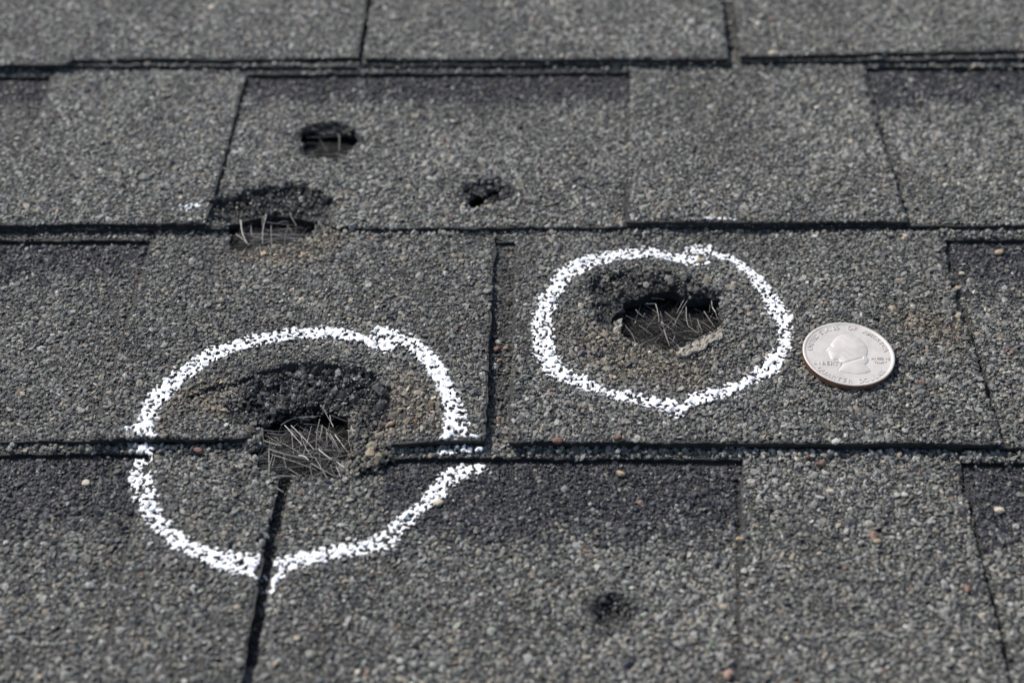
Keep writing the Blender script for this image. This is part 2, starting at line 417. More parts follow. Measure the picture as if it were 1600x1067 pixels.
def sheet(name, poly, hfun, thick, parent, material=None, cell=1.25, label=None, holes=True, dmg=True, seed=1, jag=.6):
    poly = rough(poly, jag, 1.3, seed)
    P = np.array(poly); x0, y0 = P.min(0) - cell; x1, y1 = P.max(0) + cell
    gx = np.arange(x0, x1 + cell, cell); gy = np.arange(y0, y1 + cell, cell)
    X, Y = np.meshgrid(gx, gy); nx = len(gx)
    cx = (X[:-1, :-1] + cell / 2); cy = (Y[:-1, :-1] + cell / 2)
    m = inside(poly, cx, cy); hs = [h for h in HOLE_LIST if holes]
    used = []
    for h in hs:
        hm = inside(h, cx, cy)
        if (hm & m).any(): used.append(h)
        m &= ~hm
    jj, ii = np.nonzero(m)
    a = jj * nx + ii; Q = np.stack([a, a + 1, a + nx + 1, a + nx], 1)
    x = X.ravel().copy(); y = Y.ravel().copy()
    E = np.concatenate([Q[:, [0, 1]], Q[:, [1, 2]], Q[:, [2, 3]], Q[:, [3, 0]]])
    fc = np.tile(np.arange(len(Q)), 4)
    key = np.sort(E, 1); key = key[:, 0].astype(np.int64) * (x.size) + key[:, 1]
    u, idx, cnt = np.unique(key, return_index=True, return_counts=True)
    be = idx[cnt == 1]; BE = E[be]; bf = fc[be]
    bv = np.unique(BE)
    # snap the stair-step boundary to the real outline
    bx, by = x[bv], y[bv]; best = np.full(len(bv), 1e9); sx, sy = bx.copy(), by.copy()
    for pl in [poly] + used:
        n = len(pl)
        for k in range(n):
            A, B = pl[k], pl[(k + 1) % n]
            dx, dy = B[0] - A[0], B[1] - A[1]
            t = np.clip(((bx - A[0]) * dx + (by - A[1]) * dy) / (dx * dx + dy * dy + 1e-9), 0, 1)
            qx, qy = A[0] + t * dx, A[1] + t * dy; d = np.hypot(bx - qx, by - qy)
            c = d < best; best[c] = d[c]; sx[c] = qx[c]; sy[c] = qy[c]
    ok = best < cell * 1.3
    x[bv[ok]] = sx[ok]; y[bv[ok]] = sy[ok]
    z = hfun(x, y) + (damage(x, y) if dmg else 0)
    V = np.stack([x, y, z], 1)
    # skirt, slightly undercut
    remap = -np.ones(len(x), np.int64); remap[bv] = np.arange(len(bv)) + len(x)
    low = V[bv].copy(); low[:, 2] -= thick
    cent = np.zeros((len(bv), 2)); w = np.zeros(len(bv)); inv = {}
    pos = -np.ones(len(x), np.int64); pos[bv] = np.arange(len(bv))
    fcx = x[Q].mean(1); fcy = y[Q].mean(1)
    for q in (0, 1):
        np.add.at(cent, pos[BE[:, q]], np.stack([fcx[bf], fcy[bf]], 1)); np.add.at(w, pos[BE[:, q]], 1)
    cent /= w[:, None]; low[:, :2] += (cent - low[:, :2]) * .45
    SK = np.stack([BE[:, 1], BE[:, 0], remap[BE[:, 0]], remap[BE[:, 1]]], 1)
    V = np.concatenate([V, low]); F = np.concatenate([Q, SK])
    uv = np.unique(F); rm = -np.ones(len(V), np.int64); rm[uv] = np.arange(len(uv))
    me = mesh_np(name, V[uv], rm[F], [material or M_TAR], flat=True)
    return link(name, me, parent, label=label)

# ---------------------------------------------------------------- the roof
roof = empty('roof', kind='structure', label='worn grey asphalt shingle roof with hail damage')
def box_mesh(name, x0, x1, y0, y1, z0, z1, m):
    v = [(x, y, z) for z in (z0, z1) for y in (y0, y1) for x in (x0, x1)]
    f = [(0, 2, 3, 1), (4, 5, 7, 6), (0, 1, 5, 4), (2, 6, 7, 3), (0, 4, 6, 2), (1, 3, 7, 5)]
    return mesh_np(name, v, f, [m])
link('underlayment', box_mesh('underlayment', -2500, 2500, -1500, 3500, -24, -4.2, M_FELT), roof)

def H(course, add, taper=None):
    def f(x, y):
        h = base_h(course, x, y) + add
        if taper is not None: h = h - add * taper(x, y)
        return h
    return f
def band_below(course, pxline, depth=19, strength=.85):
    """dark shadow-band granules that the shingle carries below its header line"""
    y0 = float(ground(800, pxline, 1.0)[1])
    def f(x, y):
        d = (y0 - y) + (fbm(x, y, 9, 41) - .5) * 12 + (noise(x, y, 35, 43) - .5) * 8
        return strength * 1.08 * (1 - sstep((d - depth * .55) / (depth * .9)))
    return f

L, R = -150, 1750
def add_shingle(label, course, back, tabs, headers, band, tone_b=1.0, back_excl=None):
    """back: outline px; tabs: list of (outline px, tone, taper, label); headers: outlines px"""
    sh = empty('shingle', roof, label=label)
    bp = mm(back, course, 0)
    sheet('backing_mat', bp, H(course, 0), BK, sh, seed=3)
    covers = []; softs = []
    for tp, tone, taper, lab in tabs:
        p = mm(tp, course, T)
        (softs if taper is not None else covers).append(p)
        sheet('tab', p, H(course, T, taper), T, sh, label=lab, seed=5)
        granule_field('tab_granules', p, H(course, T, taper), sh, tone=tone, cut=.38 if taper is None else -1, course=course)
    for hp in headers:
        p = mm(hp, course, T)
        covers.append(p)
        sheet('header_strip', p, H(course, T - .05), T, sh, seed=8)
        granule_field('header_granules', p, H(course, T - .05), sh, tone=.9, course=course)
    granule_field('backing_granules', bp, H(course, 0), sh, band=band, tone=tone_b, exclude=covers, soft=softs, course=course)
    return sh

# course A (topmost in the picture)
add_shingle('blurred shingle at the upper left, its lower edge doubled', 'A',
    [(L, -45), (582, -45), (561, 104), (L, 104)],
    [([(L, -45), (582, -45), (560, 91), (115, 94), (100, 101), (L, 102)], 1.25, None, None)], [], None, 1.15)
add_shingle('blurred shingle at the top centre between two joints', 'A',
    [(588, -45), (1124, -45), (1139, 101), (566, 103)],
    [([(588, -45), (1124, -45), (1137, 93), (567, 93)], 1.2, None, None)], [], None)
add_shingle('blurred shingle at the upper right, right of the open joint', 'A',
    [(1141, -45), (R, -45), (R, 92), (1157, 97)],
    [([(1141, -45), (R, -45), (R, 78), (1157, 89)], 1.12, None, None)], [], None)
# course B
add_shingle('shingle of the second row with three hail punctures', 'B',
    [(L, 82), (R, 82), (R, 353), (1418, 353), (527, 357), (506, 348), (472, 340), (444, 338), (403, 340), (379, 351), (345, 357), (L, 362)],
    [([(82, 82), (385, 82), (384, 119), (322, 350), (-25, 352), (60, 180), (82, 120)], 1.2, None, None),
     ([(985, 82), (1350, 82), (1352, 108), (1418, 346), (980, 347), (985, 114)], 1.06, None, None)],
    [[(L, 82), (81, 82), (81, 120), (L, 121)], [(386, 82), (984, 82), (984, 113), (386, 118)], [(1351, 82), (R, 82), (R, 104), (1353, 106)]],
    band_below('B', 118, 16), 1.12)
# course C
c1 = add_shingle('shingle holding the large torn hole of the left chalk circle', 'C',
    [(L, 335), (783, 335), (775, 380), (757, 691), (617, 694), (575, 697), (551, 695), (548, 660), (400, 668), (380, 688), (L, 691)],
    [([(237, 335), (783, 335), (774, 380), (756, 687), (622, 690), (551, 693), (548, 655), (412, 664), (382, 685), (140, 687), (195, 520), (236, 376)], .95, None, None)],
    [[(L, 335), (236, 335), (235, 376), (L, 377)]], band_below('C', 378, 18, .8), 1.0)
c2 = add_shingle('shingle carrying the coin and the right chalk circle', 'C',
    [(806, 335), (R, 335), (R, 701), (1568, 699), (796, 694)],
    [([(806, 335), (1472, 335), (1475, 376), (1568, 694), (797, 690), (805, 380)], .95, None, None)],
    [[(1473, 335), (R, 335), (R, 373), (1475, 374)]], band_below('C', 374, 20, .8), .95)
sheet('header_strip', mm([(782, 335), (807, 335), (805, 379), (777, 379)], 'C', T), H('C', T - .08), T, c1, seed=8)
granule_field('header_granules', mm([(782, 335), (807, 335), (805, 379), (777, 379)], 'C', T), H('C', T - .08), c1, tone=.9)
# course D
gd = 'D'
x600 = lambda y: np.interp(y, [190, 272], [float(ground(600, 1100, 2)[0]), float(ground(600, 700, 2)[0])])
def taper_right(x, y): return np.where(y < ground(800, 718, 2)[1], sstep((x - (x600(y) - 16)) / 15) * .93, sstep(((x - (x600(y) - 9)) / 9)) * .0)
d1 = add_shingle('foreground shingle left of the open joint, under the left chalk circle', 'D',
    [(L, 665), (446, 665), (436, 755), (404, 900), (370, 1115), (L, 1115)],
    [([(238, 665), (446, 665), (436, 755), (403, 900), (369, 1115), (150, 1115), (200, 850), (236, 708)], .95, None, None)],
    [[(L, 665), (237, 665), (235, 708), (L, 711)]], band_below('D', 712, 20, .8), .92)
d2 = add_shingle('wide foreground shingle with a small blurred pit', 'D',
    [(458, 665), (R, 665), (R, 1115), (392, 1115), (424, 900), (455, 755)],
    [([(458, 665), (602, 665), (602, 715), (597, 1115), (392, 1115), (424, 900), (455, 755)], .92, taper_right, None),
     ([(1163, 665), (1495, 665), (1500, 722), (1590, 1115), (1154, 1115), (1161, 716)], 1.02, None, None)],
    [[(603, 665), (1162, 665), (1160, 717), (603, 715)], [(1496, 665), (R, 665), (R, 725), (1501, 722)]],
    band_below('D', 718, 22, .85), 1.08)
# floors of the open joints
def joint(parent, pts, course, add, tone, dens=.8):
    p = mm(pts, course, add)
    sheet('joint_floor', p, H(course, add), 1.0, parent, seed=4, holes=True)
    granule_field('joint_granules', p, H(course, add), parent, tone=tone, dens=dens)
def flat_joint(parent, pts, z0, z1, tone, dens, ynear, yfar):
    f = lambda x, y: z0 + (z1 - z0) * np.clip((y - ynear) / (yfar - ynear), 0, 1)
    p = G0(pts, (z0 + z1) / 2)
    sheet('joint_floor', p, f, 1.0, parent, seed=4, cell=1.0)
    granule_field('joint_granules', p, f, parent, tone=tone, dens=dens)
flat_joint(c1, [(768, 372), (812, 372), (802, 700), (745, 700)], .8, .1, .62, .85, 272, 356)
flat_joint(d1, [(425, 735), (470, 735), (415, 1115), (355, 1115)], -.3, -.8, .6, .75, 190, 262)
flat_joint(c2, [(1110, -45), (1160, -45), (1170, 106), (1125, 106)], .5, .5, .6, .7, 440, 500)

def rubble(parent, pts, z0, z1, n, tone, tar=False, med=1.25):
    """broken granules piled where the shingle edge is crushed; z0 at the near side, z1 at the far side"""
    p = G0(pts, (z0 + z1) / 2); P = np.array(p); a, b = P.min(0), P.max(0)
    x = rng.uniform(a[0], b[0], n * 4); y = rng.uniform(a[1], b[1], n * 4)
    m = inside(p, x, y)
    for h in HOLE_LIST: m &= ~(inside(h, x, y) & (polydist(h, x, y) > ((2.6 if n > 700 else 2.0) if tar else .5)))
    x, y = x[m][:n], y[m][:n]; d = polydist(p, x, y)
    dep = np.zeros(len(x))
    for h in HOLE_LIST: dep = np.maximum(dep, np.where(inside(h, x, y), polydist(h, x, y), 0))
    z = z0 + (z1 - z0) * (y - a[1]) / (b[1] - a[1]) + rng.normal(-.1, .3, len(x)) - 1.2 * (1 - sstep(d / 1.5))
    size = np.clip(np.exp(rng.normal(math.log(med), .36, len(x))), .6, 3.4)
    if tar:                                  # follow the sunken surface and clump together
        z = base_h('C' if P[:, 1].mean() < 359 else 'B', x, y) + (T if tar == 2 else 0) + damage(x, y) + .1 + (noise(x, y, 2.4, 333) - .35) * 1.7 - dep * 1.3
    col = stone_colours(x, y, np.zeros(len(x)), tone) * np.array([1.03, 1.0, .95])
    if tar:
        g = np.exp(rng.normal(math.log(.028), .6, (len(x), 1))); g[rng.random(len(x)) < .05] = .22
        col = g * np.array([1, .985, .97])
    V = rocks(x, y, z, size, rng.uniform(.5, .95, len(x)))
    ALL.append((V, x, y, z, size, col))
    link('crushed_granules', mesh_np('crushed_granules', V.reshape(-1, 3), faces_for(len(x), RF, 11), [M_STONE], np.repeat(col, 11, 0)), parent, kind='stuff')
rubble(c1, [(548, 640), (600, 640), (622, 680), (622, 702), (600, 722), (545, 745), (530, 735), (548, 700)], 1.3, 3.3, 560, .85)
rubble(c1, [(372, 672), (402, 664), (410, 690), (398, 712), (385, 700), (374, 690)], 2.2, 3.2, 90, .8)
rubble(c1, [(500, 340), (532, 345), (535, 362), (490, 385), (470, 378)], 1.6, 2.6, 120, 1.1)
rubble(c2, [(945, 425), (990, 415), (1060, 420), (1120, 440), (1135, 462), (1085, 462), (1040, 448), (990, 462), (950, 480)], 2.6, 3.0, 130, .75)
rubble(c1, [(390, 612), (438, 592), (492, 587), (537, 591), (580, 606), (597, 624), (604, 650), (575, 676), (555, 662), (530, 652), (500, 650), (440, 658), (400, 676), (372, 655)], 0, 0, 980, 1, 2, 1.35)
rubble(c2, [(925, 445), (960, 430), (1040, 430), (1100, 446), (1060, 452), (1000, 458), (972, 476), (955, 500), (935, 515), (925, 480)], 0, 0, 210, 1, 2, 1.0)
sh_b = [o for o in roof.children if 'three hail' in str(o.get('label', ''))][0]
rubble(sh_b, [(335, 322), (380, 306), (450, 298), (500, 304), (522, 324), (508, 342), (472, 338), (444, 336), (403, 338), (360, 348), (338, 342)], 0, 0, 380, 1, 1, 1.3)
rubble(sh_b, [(470, 204), (500, 196), (545, 200), (562, 220), (540, 204), (500, 204), (476, 212)], 0, 0, 60, 1, 1, 1.2)
rubble(sh_b, [(720, 300), (750, 290), (795, 294), (803, 312), (780, 326), (755, 328), (760, 312), (730, 318)], 0, 0, 110, .6, 1, 1.2)
def crumbs(parent, p0, p1, course, n, spread=1.3, clumps=9):
    """loose granules washed against a shingle edge, in uneven clumps"""
    a, b = [np.array(q) for q in mm([p0, p1], course, T)]
    cen = rng.random(clumps); t = cen[rng.integers(0, clumps, n)] + rng.normal(0, .022, n); k = rng.random(n) < .45; t[k] = rng.random(k.sum())
    x = a[0] + (b[0] - a[0]) * t + rng.normal(0, .3, n); y = a[1] + (b[1] - a[1]) * t - np.abs(rng.normal(0, spread, n)) + .6
    m = np.ones(n, bool)
    for h in HOLE_LIST: m &= ~inside(h, x, y)
    x, y = x[m], y[m]; z = base_h(course, x, y) + T + damage(x, y) + rng.uniform(.2, .9, len(x))
    col = stone_colours(x, y, np.zeros(len(x)), 1.25); V = rocks(x, y, z, rng.uniform(.7, 1.9, len(x)), rng.uniform(.5, .9, len(x)))
    ALL.append((V, x, y, z, np.ones(len(x)), col))
    link('loose_granules', mesh_np('loose_granules', V.reshape(-1, 3), faces_for(len(x), RF, 11), [M_STONE], np.repeat(col, 11, 0)), parent, kind='stuff')
crumbs(c1, (-100, 362), (320, 362), 'C', 90); crumbs(c1, (530, 366), (800, 366), 'C', 70); crumbs(c2, (800, 364), (1700, 366), 'C', 240, 1.3, 16)
crumbs(d1, (-100, 700), (370, 700), 'D', 120); crumbs(d2, (615, 702), (1160, 704), 'D', 150); crumbs(d2, (1160, 708), (1700, 712), 'D', 220, 1.6, 12)
crumbs(sh_b, (-100, 108), (1700, 106), 'B', 300, 1.2, 20)
sh_d = [o for o in roof.children if 'blurred pit' in str(o.get('label', ''))][0]
_k = len(ALL)
def scuff(pts, n):
    p = G0(pts, 1.5); P = np.array(p); a, b = P.min(0), P.max(0); x = rng.uniform(a[0], b[0], n * 3); y = rng.uniform(a[1], b[1], n * 3)
    m = inside(p, x, y); x, y = x[m][:n], y[m][:n]; z = base_h('D', x, y) + damage(x, y) + (noise(x, y, 2, 5) - .3) * 1.5
    g = np.exp(rng.normal(math.log(.02), .5, (len(x), 1))); col = g * np.ones(3); V = rocks(x, y, z, rng.uniform(.7, 2.0, len(x)), rng.uniform(.5, .9, len(x)))
    link('crushed_granules', mesh_np('crushed_granules', V.reshape(-1, 3), faces_for(len(x), RF, 11), [M_STONE], np.repeat(col, 11, 0)), sh_d, kind='stuff')
scuff([(922, 952), (930, 934), (950, 936), (966, 928), (980, 946), (994, 962), (978, 968), (962, 956), (944, 964)], 90)
scuff([(936, 984), (950, 980), (956, 994), (944, 998)], 16)

# shingles that run on outside the picture
def outer():
    V, F = [], []
    def slab(x0, x1, y0, y1, z_far, z_near):
        b = len(V)
        for x in (x0, x1):
            V.extend([(x, y1, z_far), (x, y0, z_near), (x, y0, z_near - 2.4)])
        F.extend([(b, b + 1, b + 4, b + 3), (b + 1, b + 2, b + 5, b + 4)])
    for k in range(-10, 40):
        y0 = 185.5 + 87.0 * (k); y1 = y0 + 92
        if 0 <= k <= 3:
            xl = float(ground(L, {0: 900, 1: 520, 2: 225, 3: 30}[k], 2)[0]) - 2; xr = float(ground(R, {0: 900, 1: 520, 2: 225, 3: 30}[k], 2)[0]) + 2
            slab(-2500, xl + 22, y0, y1, -.9, 1.9); slab(xr - 22, 2500, y0, y1, -.9, 1.9)
        else: slab(-2500, 2500, y0, y1, .9, 3.5)
    slab(-260, 260, 488, 540, -.5, 1.1); slab(-260, 260, 160, 206, 1.2, 2.0)
    me = mesh_np('outer_shingles', V, F, [M_OUTER])
    return link('outer_shingles', me, roof, kind='stuff')
outer()

# ---------------------------------------------------------------- surface height under a picture point
def surface_z(x, y):
    z = -4.0
    for V, gx, gy, gz, gs, c in ALL:
        d = (gx - x) ** 2 + (gy - y) ** 2
        m = d < 4.0
        if m.any(): z = max(z, float(np.percentile(gz[m], 80)))
    return z
def place(px, py):
    z = 1.5
    for _ in range(5):
        x, y = ground(px, py, z); z = surface_z(float(x), float(y))
        if z < -3.9: z = 1.0
    return float(x), float(y), z

# ---------------------------------------------------------------- chalk
def blur(A, n):
    for _ in range(n):
        A = (np.roll(A, 1, 0) + np.roll(A, -1, 0) + 2 * A) / 4
        A = (np.roll(A, 1, 1) + np.roll(A, -1, 1) + 2 * A) / 4
    return A
def chalk(name, strokes, label, cat='chalk mark', thin=0.0, seed=0, cell=.24):
    """chalk rubbed on the granules: a thin crust draped over the tops of the stones it touched, open in the hollows"""
    G = [(stroke_mm(p), w) for p, w in strokes]
    allp = np.array([q for g, w in G for q in g]); x0, y0 = allp.min(0) - 6; x1, y1 = allp.max(0) + 6
    nx = int((x1 - x0) / cell) + 1; ny = int((y1 - y0) / cell) + 1
    Z = np.full((ny, nx), -9.0)
    BC = np.array([(a, b, 7 - a - b) for a in range(8) for b in range(8 - a)]) / 7.0
    X, Y = np.meshgrid(x0 + np.arange(nx) * cell, y0 + np.arange(ny) * cell)
    D = np.full(X.shape, 9.0)
    for g, w in G:
        D = np.minimum(D, polydist(g, X, Y, closed=False) / (w / 2 * (.7 + .6 * noise(X, Y, 8, 61 + seed))))
    for V, gx, gy, gz, gs, col in ALL:
        m = (gx > x0) & (gx < x1) & (gy > y0) & (gy < y1)
        ii = np.clip(((gx - x0) / cell).astype(int), 0, nx - 1); jj = np.clip(((gy - y0) / cell).astype(int), 0, ny - 1)
        m &= D[jj, ii] < 3.5
        if not m.any(): continue
        tri = V[m][:, RF]                                  # n,15,3,3
        pts = np.einsum('sb,ntbc->ntsc', BC, tri).reshape(-1, 3)
        a = np.round((pts[:, 0] - x0) / cell).astype(int); b = np.round((pts[:, 1] - y0) / cell).astype(int)
        k = (a >= 0) & (a < nx) & (b >= 0) & (b < ny)
        np.maximum.at(Z, (b[k], a[k]), pts[k, 2])
    hit = Z > -8
    Zf = np.where(hit, Z, 0); W_ = hit.astype(float)
    mean = blur(Zf, 14) / np.maximum(blur(W_, 14), 1e-3)
    Zs = np.where(hit, Z, mean - .3)
    rel = Zs - mean
    n1 = fbm(X, Y, 2.2, 91 + seed); n2 = noise(X, Y, .55, 17 + seed); n3 = noise(X, Y, 9, 29 + seed)
    press = 1.12 - .62 * np.clip(D, 0, 3) ** 2 + (n3 - .5) * .5 + (n1 - .5) * .95 + (n2 - .5) * .5 + rel * 1.5 - thin
    core = press > .28
    speck = (D < 2.1) & (n2 > .80 + .05 * D) & (rel > -.05) & (n1 > .47) & (noise(X, Y, .33, 71 + seed) > .5)
    M = (core | speck) & hit
    Zc = np.where(hit, blur(Zs, 1), Zs) + .07 + .10 * np.clip(press, 0, 1)
    q = M[:-1, :-1] & M[1:, :-1] & M[:-1, 1:] & M[1:, 1:]
    zz = np.stack([Zc[:-1, :-1], Zc[1:, :-1], Zc[:-1, 1:], Zc[1:, 1:]]); q &= (zz.max(0) - zz.min(0)) < .75
    idx = np.arange(X.size).reshape(X.shape)
    Q = np.stack([idx[:-1, :-1], idx[:-1, 1:], idx[1:, 1:], idx[1:, :-1]], -1)[q]
    uv = np.unique(Q); rm = -np.ones(X.size, np.int64); rm[uv] = np.arange(len(uv))
    cover = np.clip(.36 + .62 * sstep((press - .22) / .55) + (noise(X, Y, .5, 501) - .5) * .16, .3, .9).ravel()[uv][:, None] * np.array([1, 1, 1.0])
    Vt = np.stack([X, Y, Zc], -1).reshape(-1, 3)[uv] + rng.normal(0, .035, (len(uv), 3)); n = len(uv); F = rm[Q]
    return link(name, mesh_np(name, Vt, F, [M_CHALK], cover), label=label, cat=cat)

chalk('chalk_circle', RING_R, 'white chalk circle round the punctured hole beside the coin', seed=0)
chalk('chalk_circle', RING_L, 'larger white chalk circle at left, crossing the shingle edges and the open joint', seed=5)
chalk('chalk_smudge', [([(289, 328), (308, 323)], 2.2)], 'small white chalk smudge at the lower corner of the upper left tab', seed=9, thin=.25)
chalk('chalk_smudge', [([(1104, 345), (1148, 346)], 1.5)], 'short white chalk dash on the shingle edge above the right chalk circle', seed=12, thin=.15)

# ---------------------------------------------------------------- fibres in the holes
def tube(pts, r0, r1, sides=4):
    pts = [np.array(p, float) for p in pts]; V, F = [], []
    for i, p in enumerate(pts):
        d = pts[min(i + 1, len(pts) - 1)] - pts[max(i - 1, 0)]; d /= np.linalg.norm(d) + 1e-9
        a = np.cross(d, [0, 0, 1.0]); 
        if np.linalg.norm(a) < 1e-3: a = np.array([1.0, 0, 0])
        a /= np.linalg.norm(a); b = np.cross(d, a); r = r0 + (r1 - r0) * i / (len(pts) - 1)
        for k in range(sides):
            t = 2 * math.pi * k / sides; V.append(p + r * (a * math.cos(t) + b * math.sin(t)))
    for i in range(len(pts) - 1):
        for k in range(sides):
            n = (k + 1) % sides; o = i * sides
            F.append((o + k, o + n, o + sides + n, o + sides + k))
    return V, F
STRANDS = []
for k in range(7):
    bow = rng.normal(0, .011, 2); ln = 1.0
    pts = [(t - .5, bow[0] * math.sin(t * math.pi) + rng.normal(0, .002), bow[1] * math.sin(t * math.pi)) for t in np.linspace(0, 1, 6)]
    V, F = tube(pts, .0068 + .0025 * (k % 3), .004)
    STRANDS.append(mesh_np('fibre', np.array(V) * 10, F, [M_FIBRE]))   # 10 mm long
def strand(parent, p, q, thickness=1.0):
    p = np.array(p); q = np.array(q); d = q - p; ln = float(np.linalg.norm(d)); mid = (p + q) / 2
    o = link('fibre', STRANDS[int(rng.integers(7))], parent)
    rot = Vector(tuple(float(c) for c in d)).to_track_quat('X', 'Z').to_matrix().to_4x4()
    sc = Matrix.Diagonal((ln / 10, thickness, thickness, 1))
    o.matrix_local = Matrix.Translation(Vector(tuple(float(c) / 1000 for c in mid))) @ rot @ sc
    return o

def tangle(label, hole, zlow, zhigh, nmass, nindiv, lens, directions, hand=(), shrink=.92, fz=None):
    P = np.array(HOLES[hole]); cx, cy = P.mean(0)
    root = empty('fibre_tangle', label=label, cat='fibres')
    V, F, nv, TN = [], [], 0, []
    x0, y0 = P.min(0); x1, y1 = P.max(0)
    def pick():
        while True:
            x, y = rng.uniform(x0, x1), rng.uniform(y0, y1)
            if inside(HOLES[hole], np.array([x]), np.array([y]))[0]: return x, y
    def zt(x, y):
        u = (y1 - y) / (y1 - y0)               # mound is higher towards the near side, where it catches the light
        h = zlow + (zhigh - zlow) * float(sstep(u * 1.25))
        if hole == 'ring_left': h -= 3.2 * (1 - float(sstep((x - x0 - .5) / 4.5))) * (.4 + noise(x, y, 4, 3)) - 1.3 * (float(noise(x, y, 3.5, 12)) - .6)
        return h
    def clipin(x, y):
        return cx + (x - cx) * shrink, cy + (y - cy) * shrink
    for _ in range(nmass):
        x, y = clipin(*pick()); a = rng.choice(directions) + rng.normal(0, .28); l = rng.uniform(*lens) * .9
        z = zt(x, y) - rng.uniform(.2, 1.6); dz = rng.normal(0, .35)
        dx, dy = math.cos(a) * l / 2, math.sin(a) * l / 2; bo = rng.normal(0, .45)
        pts = [(x - dx, y - dy, z - dz), (x - dx * .3 - bo * math.sin(a) * .6, y - dy * .3 + bo * math.cos(a) * .6, z + .15),
               (x + dx * .4 - bo * math.sin(a), y + dy * .4 + bo * math.cos(a), z + .1), (x + dx, y + dy, z + dz)]
        v, f = tube(pts, rng.uniform(.04, .085), .035, 3); V += v; F += [tuple(i + nv for i in q) for q in f]; nv += len(v)
        g = min(.3, math.exp(rng.normal(math.log(.014), 1.2))); TN += [(g, g * .93, g * .86)] * len(v)
    link('fibre_mass', mesh_np('fibre_mass', V, F, [M_DARKFIBRE], np.array(TN)), root, kind='stuff')
    # lumpy dark floor under the strands
    gx = np.linspace(x0 - 3, x1 + 3, 40); gy = np.linspace(y0 - 3, y1 + 3, 30); X, Y = np.meshgrid(gx, gy)
    Z = np.array([[zt(a, b) for a, b in zip(r1, r2)] for r1, r2 in zip(X, Y)]) - 2.5 + (fbm(X, Y, 3, 8) - .5) * 3.0
    idx = np.arange(X.size).reshape(X.shape)
    Q = np.stack([idx[:-1, :-1], idx[:-1, 1:], idx[1:, 1:], idx[1:, :-1]], -1).reshape(-1, 4)
    link('torn_felt', mesh_np('torn_felt', np.stack([X, Y, Z], -1).reshape(-1, 3), Q, [M_FELT]), root)
    for _ in range(nindiv):
        x, y = clipin(*pick()); a = rng.choice(directions) + rng.normal(0, .35); l = rng.uniform(*lens)
        z = zt(x, y) - rng.uniform(-.5, .5); dz = abs(rng.normal(0, .5))
        dx, dy = math.cos(a) * l / 2, math.sin(a) * l / 2
        strand(root, (x - dx, y - dy, z - dz), (x + dx, y + dy, z + dz), rng.uniform(.6, 1.1))
    for a, b, za, zb, th in hand:               # single strands that stand out in the picture
        pa = ground(*a, za); pb = ground(*b, zb)
        strand(root, (float(pa[0]), float(pa[1]), za), (float(pb[0]), float(pb[1]), zb), th)
    return root

def cr(scale, ox, oy, pts): return [(ox + x / scale, oy + y / scale) for x, y in pts]
hr = []
for a, b, th in [((655, 470), (690, 640), 1.0), ((740, 720), (790, 880), 1.9), ((990, 400), (830, 690), 1.0), ((940, 410), (860, 560), .9), ((955, 500), (978, 695), 1.1),
                 ((1010, 605), (1070, 620), 1.3), ((1065, 620), (1115, 750), 1.3), ((1205, 425), (1245, 550), 2.4), ((1240, 540), (1290, 640), 1.2), ((1130, 540), (1235, 700), 1.0),
                 ((460, 525), (545, 605), 1.4), ((550, 560), (525, 600), 1.2), ((845, 785), (818, 845), 1.8), ((415, 755), (480, 890), 1.2), ((560, 465), (650, 465), 1.1), ((620, 415), (740, 430), 1.0),
                 ((360, 580), (540, 650), .9), ((540, 630), (800, 600), .8), ((1190, 480), (1180, 545), 1.3), ((700, 540), (740, 720), .8), ((1220, 560), (1180, 640), .9)]:
    (p, q) = cr(6.275, 920, 400, [a, b]); hr.append((p, q, .6, .2, th))
tangle('fine dark fibres bared in the hole inside the right chalk circle', 'ring_right', -3.4, -.4, 1300, 50, (5, 13), [0.1, -.2, .35, 1.2, -1.1], hr)
hl = []
for a, b, th in [((200, 715), (500, 800), 2.2), ((160, 680), (260, 710), 1.6), ((165, 650), (300, 690), 1.3), ((170, 570), (370, 570), 1.1), ((190, 590), (380, 600), 1.1),
                 ((300, 530), (440, 465), 1.6), ((440, 465), (600, 455), 1.4), ((330, 530), (470, 690), 1.2), ((380, 530), (560, 720), 1.2), ((610, 480), (580, 730), 1.6), ((630, 530), (600, 660), 1.3),
                 ((640, 400), (690, 500), 1.1), ((690, 450), (718, 540), 1.8), ((700, 450), (830, 500), 1.3), ((840, 580), (862, 740), 2.2), ((890, 535), (920, 560), 2.0), ((540, 830), (556, 950), 1.8),
                 ((540, 830), (730, 935), 1.6), ((700, 840), (740, 940), 2.0), ((740, 820), (800, 865), 1.8), ((740, 860), (770, 940), 1.4), ((150, 550), (160, 680), 1.4), ((130, 800), (215, 803), 1.8),
                 ((260, 890), (380, 790), 1.1), ((270, 930), (430, 930), 1.5), ((470, 900), (540, 935), 1.1), ((600, 720), (700, 800), 1.3), ((500, 680), (830, 570), 1.0), ((230, 740), (480, 720), 1.2),
                 ((480, 520), (640, 540), 1.0), ((250, 1015), (320, 1060), 1.4), ((430, 215), (550, 260), .9), ((850, 250), (950, 275), .9), ((440, 770), (520, 810), 2.4), ((700, 680), (750, 640), 1.1), ((660, 560), (665, 700), 1.1)]:
    (p, q) = cr(5.08, 380, 560, [a, b]); hl.append((p, q, 2.1, 1.9, th * 1.1))
tangle('tangle of straw-like broken fibres in the torn hole of the left chalk circle', 'ring_left', -3.8, 1.7, 1900, 150, (5, 17), [0.0, -.35, .3, -.7, 1.3, .9], hl)
he = []
